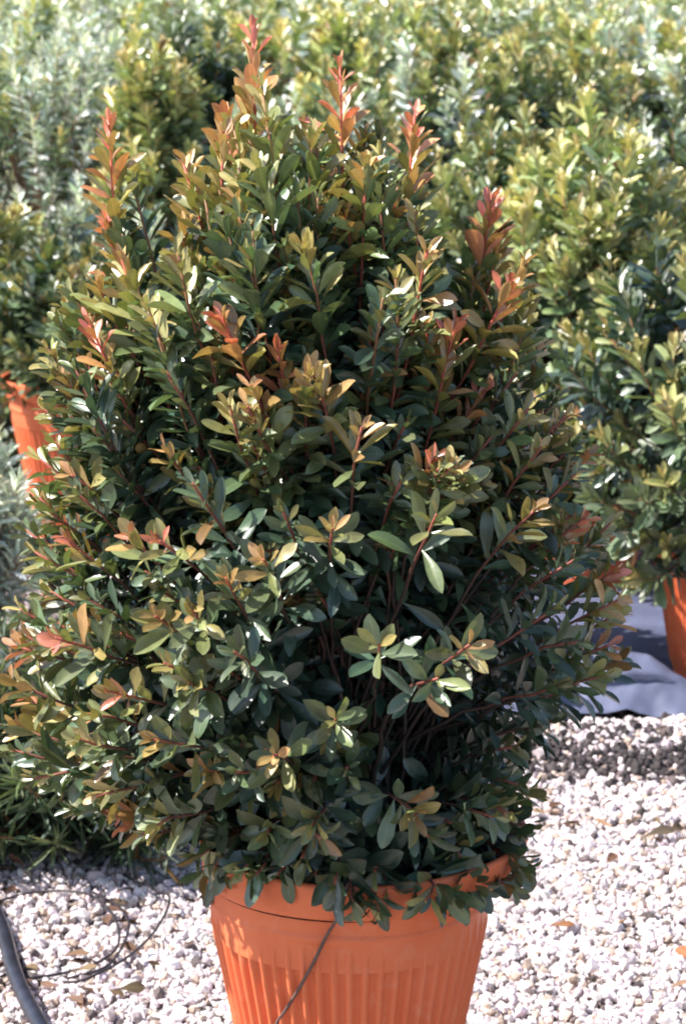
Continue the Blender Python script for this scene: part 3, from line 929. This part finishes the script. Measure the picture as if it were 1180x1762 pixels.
# farther rows read as one mass
def far_mass():
    root_n = 'shrubbery'
    lv = Leaves()
    for Y in (10.9, 11.8, 12.8, 14.0):
        half = 0.5 * 1180 / FPX * Y + 0.8
        for sid in range(int(half * 2 * 70)):
            x = rng.uniform(-half, half)
            y = Y + rng.normal(0, 0.3)
            top = CAM_H - 0.012 * Y + 0.05 + rng.normal(0, 0.06)
            tip = np.array([x, y, top - abs(rng.normal(0, 0.10))])
            grow_shoot(lv, 0, tip + np.array([rng.normal(0, .08), rng.normal(0, .08), -0.5]), tip, np.array([rng.normal(0, .2), rng.normal(0, .2), 1]), 0.32, 22,
                       str(rng.choice(['yellow', 'field', 'field', 'grey'])), 0.068, 0.42, (30, 70), 0.4, 0.05)
    lv.done()
    o = link(root_n, lv.mesh(np.ones(lv.n, bool), 'coarse', root_n), M_leaf)
    tag(o, kind='stuff')
far_mass()

# ------------------------------------------------------------------ which leaves the photograph shows: those become parts of their own
def place_leaves():
    Q, own = [], []
    for pi, (root, lv, *_r) in enumerate(PLANTS):
        Q.append((lv.quads() + np.array(root.location)).reshape(-1, 3))
        own.append(np.stack([np.full(lv.n, pi), np.arange(lv.n)], 1))
    V = np.concatenate(Q)
    own = np.concatenate(own)
    n = len(own)
    polys = np.arange(4 * n).reshape(n, 4).tolist()
    pot_v, pot_f = [], []
    tree = BVHTree.FromPolygons(V.tolist(), polys)
    hit = np.zeros(n, np.int32)
    a = R(PITCH)
    org = Vector((0, 0, CAM_H))
    for j in range(1, 1762, 2):
        v = (j - 881.0) / FPX
        fy, fz = math.cos(a) - v * math.sin(a), -math.sin(a) - v * math.cos(a)
        for i in range(1, 1180, 2):
            h = tree.ray_cast(org, Vector(((i - 590.0) / FPX, fy, fz)), 20.0)[2]
            if h is not None:
                hit[h] += 1
    singles = 0
    for pi, (root, lv, kind, m, shoots, limit, least) in enumerate(PLANTS):
        h = hit[own[:, 0] == pi]
        order = np.argsort(-h)[:limit]
        order = order[h[order] >= least]
        rest = np.ones(lv.n, bool)
        rest[order] = False
        for i in order:
            o = bpy.data.objects.new('leaf', leaf_mesh(kind, int(lv.k[i]), m))
            C.objects.link(o)
            o.parent = shoots[int(lv.shoot[i])] if shoots else root
            o.matrix_basis = lv.matrix(i)
            o['tint'] = [float(c) for c in lv.col[i]]
            singles += 1
        if rest.any():
            tag(link('foliage', lv.mesh(rest, kind, 'foliage'), m, root), kind='stuff')
    print('leaves', n, 'singles', singles, 'per plant', [int((hit[own[:, 0] == p] >= PLANTS[p][6]).sum()) for p in range(len(PLANTS))])
place_leaves()

# ------------------------------------------------------------------ hose, drip tubes, dead leaves
def on_ground(px, py, z=0.0):
    a = ang(py)
    Y = (CAM_H - z) / math.tan(a)
    p = at(px, py, Y)
    return (p.x, p.y, z)

h = tube('garden_hose', [on_ground(-60, 1480, .02), on_ground(-25, 1540, .022), on_ground(5, 1600, .022), on_ground(28, 1680, .022), on_ground(70, 1765, .022), on_ground(130, 1850, .02), on_ground(220, 1950, .02)], 0.0125, M_hose, None, 12)
tag(h, 'thick black hose lying on the gravel in the lower left corner', 'hose')
h = tube('drip_tube', [on_ground(-30, 1560, .012), on_ground(60, 1535, .02), on_ground(150, 1538, .03), on_ground(195, 1575, .03), on_ground(205, 1620, .025), on_ground(180, 1650, .02), on_ground(120, 1672, .014), on_ground(40, 1685, .012)], 0.0022, M_tube)
tag(h, 'thin black drip tube bent in a small loop beside the grey plant', 'tube', 'drip tubes on the gravel')
h = tube('drip_tube', [on_ground(160, 1535, .014), on_ground(205, 1560, .025), on_ground(222, 1590, .03), on_ground(210, 1630, .03), on_ground(180, 1665, .02), on_ground(110, 1685, .012)], 0.0022, M_tube)
tag(h, 'thin black drip tube forming the tighter loop inside the largest loop', 'tube', 'drip tubes on the gravel')
h = tube('drip_tube', [on_ground(200, 1500, .012), on_ground(265, 1530, .03), on_ground(292, 1545, .035), on_ground(275, 1590, .03), on_ground(235, 1635, .03), on_ground(180, 1670, .02), on_ground(120, 1690, .012), on_ground(30, 1672, .012), on_ground(-30, 1700, .012)], 0.0022, M_tube)
tag(h, 'thin black drip tube curving widest, nearest to the big orange pot', 'tube', 'drip tubes on the gravel')
# feed tube hanging over the front of the large pot
def pot_front(px, py, r, lift=0.004):
    best = None
    for k in range(400):
        Y = AX_Y - 0.3 + k * 0.001
        p = at(px, py, Y)
        rr = math.hypot(p.x - 0.008, p.y - AX_Y)
        prof = np.interp(p.z / POT_K, [0, .1, .2, .29, .345, .36, .375, .385, .415], [.104, .126, .146, .166, .18, .181, .196, .2, .207])
        if rr <= prof + lift:
            return (p.x, p.y, p.z)
    return tuple(at(px, py, AX_Y - 0.18))
pts = [(0.02, AX_Y - 0.14, 0.44), (0.008, AX_Y - 0.195, 0.472)] + [pot_front(x, y, 0) for x, y in ((592, 1545), (585, 1572), (562, 1610), (540, 1655), (515, 1700), (490, 1740), (474, 1765))]
last = pts[-1]
pts += [(last[0] - 0.02, last[1] + 0.0, last[2] - 0.06), (last[0] - 0.07, last[1] - 0.01, 0.06), (last[0] - 0.14, last[1] - 0.02, 0.012)]
h = tube('drip_tube', pts, 0.0021, M_wire)
tag(h, 'thin brown drip tube slanting down over the front of the big orange pot', 'tube', 'drip tubes on the gravel')

def dead_leaf(px, py, label, size, rot, tilt, col, k):
    o = bpy.data.objects.new('dead_leaf', leaf_mesh('fine', k, M_dead))
    C.objects.link(o)
    x, y, z = on_ground(px, py, 0.016)
    o.location = (x, y, z)
    o.rotation_euler = (R(tilt), R(-14), R(rot))
    o.scale = (size, size * 0.42, size * 0.6)
    o['tint'] = list(col)
    tag(o, label, 'dead leaf', 'dead leaves on the white gravel')
dead_leaf(945, 1592, 'curled brown dead leaf on white gravel nearest to the right side of the big pot', .045, -20, 25, (.20, .09, .04), 3)
dead_leaf(1052, 1595, 'small tan dead leaf on white gravel, right of the curled brown one', .032, 30, -20, (.34, .17, .07), 1)
dead_leaf(1160, 1632, 'rust red dead leaf at the right edge of the white gravel', .045, -70, 40, (.36, .11, .05), 5)
dead_leaf(1105, 1440, 'thin dark dead leaf lying across the gravel below the dark mulch strip', .06, 5, 10, (.08, .06, .04), 2)
dead_leaf(1055, 1425, 'pale brown dead leaf beside the thin dark one on the gravel', .04, 160, -15, (.33, .20, .12), 0)
dead_leaf(1150, 1700, 'flat brown dead leaf in the lower right corner of the gravel', .034, 15, 5, (.22, .13, .08), 6)

def litter():
    lv = Leaves()
    spots = [(110, 1600, .12, 14), (60, 1720, .06, 8), (130, 1700, .06, 12), (290, 1640, .04, 4), (40, 1500, .12, 16), (1010, 1420, .08, 9), (1110, 1480, .08, 6), (600, 1430, .7, 6), (20, 940, .25, 120)]
    for px, py, sp, n in spots:
        c = np.array(on_ground(px, py, 0))
        base = c + np.stack([rng.normal(0, sp, n), rng.normal(0, sp, n), rng.uniform(.010, .02, n)], 1)
        a = rng.uniform(0, 6.28, n)
        T = np.stack([np.cos(a), np.sin(a), rng.normal(0.1, .25, n)], 1)
        N = np.stack([rng.normal(0, .4, n), rng.normal(0, .4, n), np.ones(n)], 1)
        L = rng.uniform(.022, .05, n)
        col = np.array([.17, .10, .065]) * rng.uniform(.5, 1.4, (n, 1)) * rng.uniform(.85, 1.15, (n, 3))
        lv.add(base, T, N, L, L * .4, col, 0)
    lv.done()
    tag(link('leaf_litter', lv.mesh(np.ones(lv.n, bool), 'fine', 'leaf_litter'), M_dead), kind='stuff')
litter()
